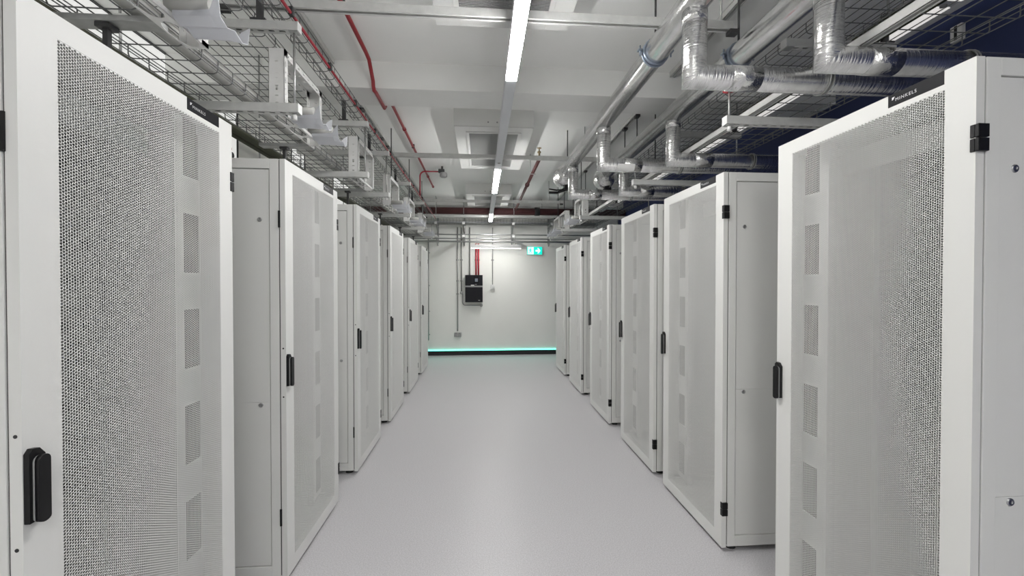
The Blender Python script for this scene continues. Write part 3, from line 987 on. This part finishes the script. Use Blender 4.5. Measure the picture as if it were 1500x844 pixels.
t = thing('red_pipe', 'red pipe on the ceiling that bends down under the beam', 'pipe', (-0.845, 0, CEIL - 0.04))
zb = 3.08 - 0.02 - (CEIL - 0.04)
MB().tube([(0, -0.5, 0), (0, 3.10, 0), (0.002, 3.18, -0.012), (0.008, 3.272, -0.13), (0.010, 3.272, -0.17), (0.012, 3.285, zb - 0.005), (0.014, 3.33, zb), (0.014, 3.62, zb),
           (0.014, 3.66, zb + 0.03), (0.010, 3.67, -0.04), (0.006, 3.70, -0.008), (0, 3.76, 0), (0, 7.30, 0)], 0.0145, 12).build('pipe_run', M['red'], t)
MB().tube([(0, 7.29, 0), (0, 7.33, 0)], 0.020, 12).build('pipe_cap', M['red'], t)
MB().tube([(0, 4.60, 0), (0, 4.64, 0)], 0.020, 12).build('pipe_coupling', M['red'], t)
MB().tube([(0, 6.6, 0), (0, 6.64, 0)], 0.020, 12).build('pipe_coupling', M['red'], t)
for y in (1.0, 2.6, 5.2):
    clip(t, (0, y, 0), 0.016)

t = thing('sprinkler_pipe', 'dark red sprinkler pipe right of the cassette, ending in a brass head', 'pipe', (0.70, 0, CAMZ + 1.50))
MB().tube([(0, 4.90, 0), (0, 8.342, 0)], 0.022, 14).build('pipe_run', M['redbrown'], t)
MB().lathe([(0.012, 0.02), (0.012, 0.07), (0.022, 0.075), (0.022, 0.09), (0.008, 0.10), (0.008, 0.125), (0.028, 0.13), (0.028, 0.134)], (0, 4.93, 0), 'z', 14).build('sprinkler_head', M['brass'], t)
MB().cyl((-0.04, 5.5, 0), (-0.04, 5.5, CEIL - CAMZ - 1.50), 0.005, 8).box(-0.045, 0.03, 5.49, 5.51, -0.032, -0.026).build('pipe_hanger', M['galv'], t)
MB().tube([(0, 6.2, 0), (0, 6.26, 0)], 0.033, 14).build('pipe_coupling', M['redbrown'], t)

t = thing('sprinkler_main', 'thick dark red pipe crossing the room before the end wall', 'pipe', (0, 8.42, CAMZ + 1.475))
MB().tube([(-2.37, 0, 0), (3.0, 0, 0)], 0.070, 20).build('pipe_run', M['redbrown'], t)
for x in (-2.2, -0.9, -0.35, 0.66, 1.25):
    MB().cyl((x, 0, 0.07), (x, 0, CEIL - CAMZ - 1.475), 0.005, 8).build('pipe_hanger', M['galv'], t)
MB().tube([(1.1, 0, 0), (1.2, 0, 0)], 0.092, 20).tube([(1.105, 0, 0), (1.195, 0, 0)], 0.092, 20).build('pipe_coupling', M['darksteel'], t)

t = thing('smoke_detector', 'small grey detector on a thin red arm below the ceiling', 'detector', (-0.905, 6.18, CAMZ + 1.30))
pts = [(0, 0, 0), (0, 0, 0.29)] + [(0.07 * (1 - math.cos(a)), 0, 0.29 + 0.07 * math.sin(a)) for a in (0.4, 0.8, 1.2, PI / 2)] + [(0.30, 0, 0.36)]
MB().tube(pts, 0.010, 10).build('red_arm', M['redthin'], t)
MB().box(0.27, 0.36, -0.03, 0.03, 0.345, 0.395).build('mounting_box', M['darksteel'], t, 0.004)
MB().lathe([(0.048, 0.345), (0.055, 0.335), (0.055, 0.29), (0.040, 0.275), (0.02, 0.272)], (0.345, 0, 0), 'z', 18).build('detector_head', M['inlay'], t)
MB().box(0.31, 0.34, -0.01, 0.01, 0.395, CEIL - CAMZ - 1.30).build('ceiling_stem', M['darksteel'], t)

# ------------------------------------------------------------------ end wall services
# wire tray along the end wall
t = thing('wall_basket_tray', 'wire basket tray along the end wall below the thick red pipe', 'cable tray', (0, 8.58, CAMZ + 1.25))
q = MB()
for k in range(72):
    x = -2.3 + 0.066 * k
    q.tube([(x, 0, 0.10), (x, 0, 0), (x, 0.22, 0), (x, 0.22, 0.10)], 0.0028, 4)
q.build('cross_wires', M['galv'], t)['kind'] = 'stuff'
MB().box(-2.3, 2.45, 0.03, 0.20, 0.0035, 0.0055).build('added_shade_plate', M['galv'], t)  # solid plate added to shade the end wall
for (yy, zz) in ((0, 0.10), (0, 0.05), (0, 0), (0.07, 0), (0.15, 0), (0.22, 0), (0.22, 0.10)):
    MB().cyl((-2.3, yy, zz), (2.45, yy, zz), 0.0032, 6).build('long_wire', M['galv'], t)
tag(MB().tube([(-2.3, 8.66, 2.826), (2.45, 8.66, 2.826)], 0.020, 10).tube([(-2.3, 8.72, 2.829), (2.45, 8.71, 2.829)], 0.024, 10).build('cable_bundle', M['trunk']),
    'pale cables lying in the basket tray of the end wall', 'cable')
# cantilever brackets
for i, x in enumerate((-0.92, -0.36, 0.66, 1.46)):
    t = thing('wall_bracket', 'steel bracket on the end wall, ' + ('furthest left', 'left of the batten lamp', 'left of the exit sign', 'beside the right racks')[i], 'bracket', (x, YB, 0), 0, 'steel brackets on the end wall')
    MB().box(-0.02, 0.02, -0.03, 0, 2.40, 2.95).build('wall_post', M['galv'], t)
    for z in (CAMZ + 1.205, CAMZ + 0.94):
        a = MB().box(-0.02, 0.02, -0.48, -0.03, z, z + 0.04).build('arm', M['galv'], t)
        MB().box(-0.024, 0.024, -0.488, -0.48, z - 0.003, z + 0.045).build('end_cap', M['cap'], a)
        MB().tube([(0, -0.28, z), (0.0, -0.03, z - 0.13)], 0.014, 6).build('brace', M['galv'], t)
# horizontal conduits
for i, (z, y) in enumerate(((CAMZ + 0.845, 8.36), (CAMZ + 0.905, 8.36), (CAMZ + 0.998, 8.46))):
    tag(MB().cyl((-2.37, y, z), (2.9, y, z), (0.019, 0.013, 0.013)[i], 10).build('steel_conduit', M['conduit']),
        'horizontal steel conduit before the end wall, ' + ('nearest the camera', 'middle of three', 'nearest the wall')[i], 'conduit')
# vertical conduits and the things they feed
def wall_conduit(label, x, z0, z1, extra=None, r=0.013, y=YB - 0.02, saddles=(), material=None, name='steel_conduit'):
    t = thing(name, label, 'conduit', (x, y, 0))
    path = [(0, 0, z1)] + (extra if extra else [(0, 0, z0)])
    MB().tube(path, r, 10).build('tube_run', material or M['conduit'], t)
    for z in saddles:
        MB().box(-0.03, 0.03, -0.004, 0.018, z - 0.012, z + 0.012).build('saddle', M['galv'], t)
    return t


wall_conduit('long steel conduit running down to the double socket', -0.505, 0.52, 2.75, saddles=(1.60, 1.32, 2.05))
wall_conduit('steel conduit ending at the round box left of the control panel', -0.425, 1.365, 2.75, saddles=(1.60, 2.05))
wall_conduit('bent steel conduit curving below the black control panel', -0.40, 0, 1.33,
             [(0, 0, 1.14), (0.01, 0, 1.105), (0.035, 0, 1.082), (0.07, 0, 1.075), (0.385, 0, 1.075)], 0.010, saddles=())
wall_conduit('steel conduit entering the top of the black control panel', -0.248, 1.72, 2.75)
wall_conduit('steel conduit feeding the small white box', 0.243, 1.52, 2.75, saddles=(2.05,), r=0.010)
wall_conduit('steel conduit beside the last left rack', -1.125, 0.33, 2.6, saddles=(2.2, 1.5, 0.95, 0.45))
wall_conduit('left of two bright red conduits above the control panel', -0.112, 1.72, 2.40, r=0.018, material=M['redbright'], name='red_conduit', saddles=(2.05,))
wall_conduit('right of two bright red conduits above the control panel', -0.060, 1.72, 2.40, r=0.018, material=M['redbright'], name='red_conduit', saddles=(2.05,))
tag(MB().lathe([(0.034, 0), (0.034, -0.04), (0.030, -0.046), (0.006, -0.046)], (-0.425, YB, 1.345), 'y', 16).build('junction_box', M['galv']),
    'round steel junction box left of the control panel', 'junction box')
tag(MB().lathe([(0.032, 0), (0.032, -0.04), (0.028, -0.046), (0.006, -0.046)], (0.0, YB, 1.075), 'y', 16).build('junction_box', M['galv']),
    'round steel junction box below the control panel', 'junction box')
t = thing('double_socket', 'steel double wall socket low on the end wall', 'socket', (-0.505, YB, 0.445))
MB().box(-0.075, 0.075, -0.045, 0, -0.045, 0.045).build('back_box', M['galv'], t, 0.004)
for s in (-0.036, 0.036):
    o = MB().box(s - 0.026, s + 0.026, -0.049, -0.045, -0.035, 0.022).build('outlet', M['inlay'], t)
    MB().box(s - 0.008, s + 0.008, -0.051, -0.045, 0.026, 0.038).build('switch', M['darksteel'], t)
t = thing('fused_spur', 'small white electrical box on the end wall, right of the control panel', 'switch', (0.243, YB, 1.475))
MB().box(-0.045, 0.045, -0.06, 0, -0.045, 0.045).build('back_box', M['plasticwhite'], t, 0.004)
MB().box(-0.028, 0.028, -0.064, -0.06, -0.02, 0.03).build('cover', M['plasticwhite'], t, 0.002)

# black control panel: two boxes on one back plate
t = thing('control_panel', 'black two-part control panel on the end wall', 'control panel', (-0.155, YB, 1.145))
MB().box(-0.185, 0.185, -0.02, 0, 0.0, 0.575).box(-0.18, 0.18, -0.10, -0.02, 0.325, 0.365).build('back_plate', M['galv'], t)
up = MB().box(-0.185, 0.185, -0.14, -0.02, 0.355, 0.58).build('upper_box', M['charcoal'], t, 0.004)
MB().box(-0.185, 0.185, -0.14, -0.02, 0.0, 0.32).build('lower_box', M['charcoal'], t, 0.004)
MB().box(-0.005, 0.105, -0.143, -0.14, 0.40, 0.56).build('display_bezel', M['label'], up)
MB().box(0.022, 0.082, -0.145, -0.143, 0.437, 0.507).build('display', M['screen'], up)
MB().box(-0.065, 0.005, -0.142, -0.14, 0.352, 0.372).build('white_sticker', M['plasticwhite'], up)
MB().box(0.02, 0.06, -0.142, -0.14, 0.375, 0.386).build('small_sticker', M['inlay'], up)
MB().box(0.09, 0.13, -0.142, -0.14, 0.033, 0.048).build('maker_badge', M['inlay'], t)

# exit sign
t = thing('exit_sign', 'glowing teal exit sign with running figure and arrow', 'sign', (1.155, YB - 0.05, 2.255))
MB().box(-0.168, 0.168, 0.0, 0.05, -0.088, 0.088).build('housing', M['plasticwhite'], t, 0.004)
MB().box(-0.163, 0.163, -0.004, 0.0, -0.083, 0.083).build('green_panel', M['signgreen'], t)
y0, y1 = -0.0055, -0.004
w = MB()
# arrow pointing right
w.prism([(0.020, 0.020), (0.080, 0.020), (0.055, 0.058), (0.082, 0.058), (0.128, 0.0), (0.082, -0.058), (0.055, -0.058), (0.080, -0.020), (0.020, -0.020)], 1, y0, y1)
w.build('arrow', M['signwhite'], t)
dd = MB().box(-0.150, -0.022, y0, y1, -0.076, 0.076)
dd.build('doorway', M['signwhite'], t)
fg = MB()
y2 = -0.007
fg.prism([(-0.085 + 0.012 * math.cos(a), 0.052 + 0.012 * math.sin(a)) for a in [2 * PI * k / 12 for k in range(12)]], 1, y2, y0)
fg.prism([(-0.102, 0.034), (-0.078, 0.036), (-0.074, 0.018), (-0.052, 0.010), (-0.054, 0.002), (-0.080, 0.008), (-0.086, -0.010), (-0.066, -0.026), (-0.074, -0.064), (-0.086, -0.064),
          (-0.080, -0.034), (-0.098, -0.022), (-0.112, -0.050), (-0.140, -0.050), (-0.140, -0.040), (-0.118, -0.038), (-0.106, -0.006), (-0.108, 0.012), (-0.122, 0.002), (-0.130, 0.010), (-0.114, 0.028)], 1, y2, y0)
fg.build('running_figure', M['signgreen'], t)

# white box on the blue wall
t = thing('wall_box', 'small white box high on the dark blue wall', 'junction box', (3.02, 2.39, 3.13))
MB().box(-0.03, 0, -0.032, 0.032, -0.05, 0.05).build('housing', M['plasticwhite'], t, 0.004)
MB().box(-0.032, -0.030, -0.008, 0.008, -0.044, 0.044).build('slot', M['gap'], t)

# loose cables lying on a rack top
t = thing('loose_cables', 'loose red and black cables on top of the second left rack', 'cable', (-1.26, 2.12, TOP))
for (y, z, r, mt, nm) in ((0.00, 0.016, 0.016, 'black', 'black_cable'), (0.034, 0.016, 0.016, 'redthin', 'red_cable'), (0.068, 0.016, 0.016, 'black', 'black_cable'),
                          (0.017, 0.045, 0.015, 'plasticwhite', 'white_cable'), (0.050, 0.045, 0.015, 'redthin', 'red_cable'), (0.034, 0.073, 0.015, 'black', 'black_cable')):
    MB().tube([(0, y, z), (-0.12, y + 0.01, z), (-0.28, y, z)], r, 10).build(nm, M[mt], t)
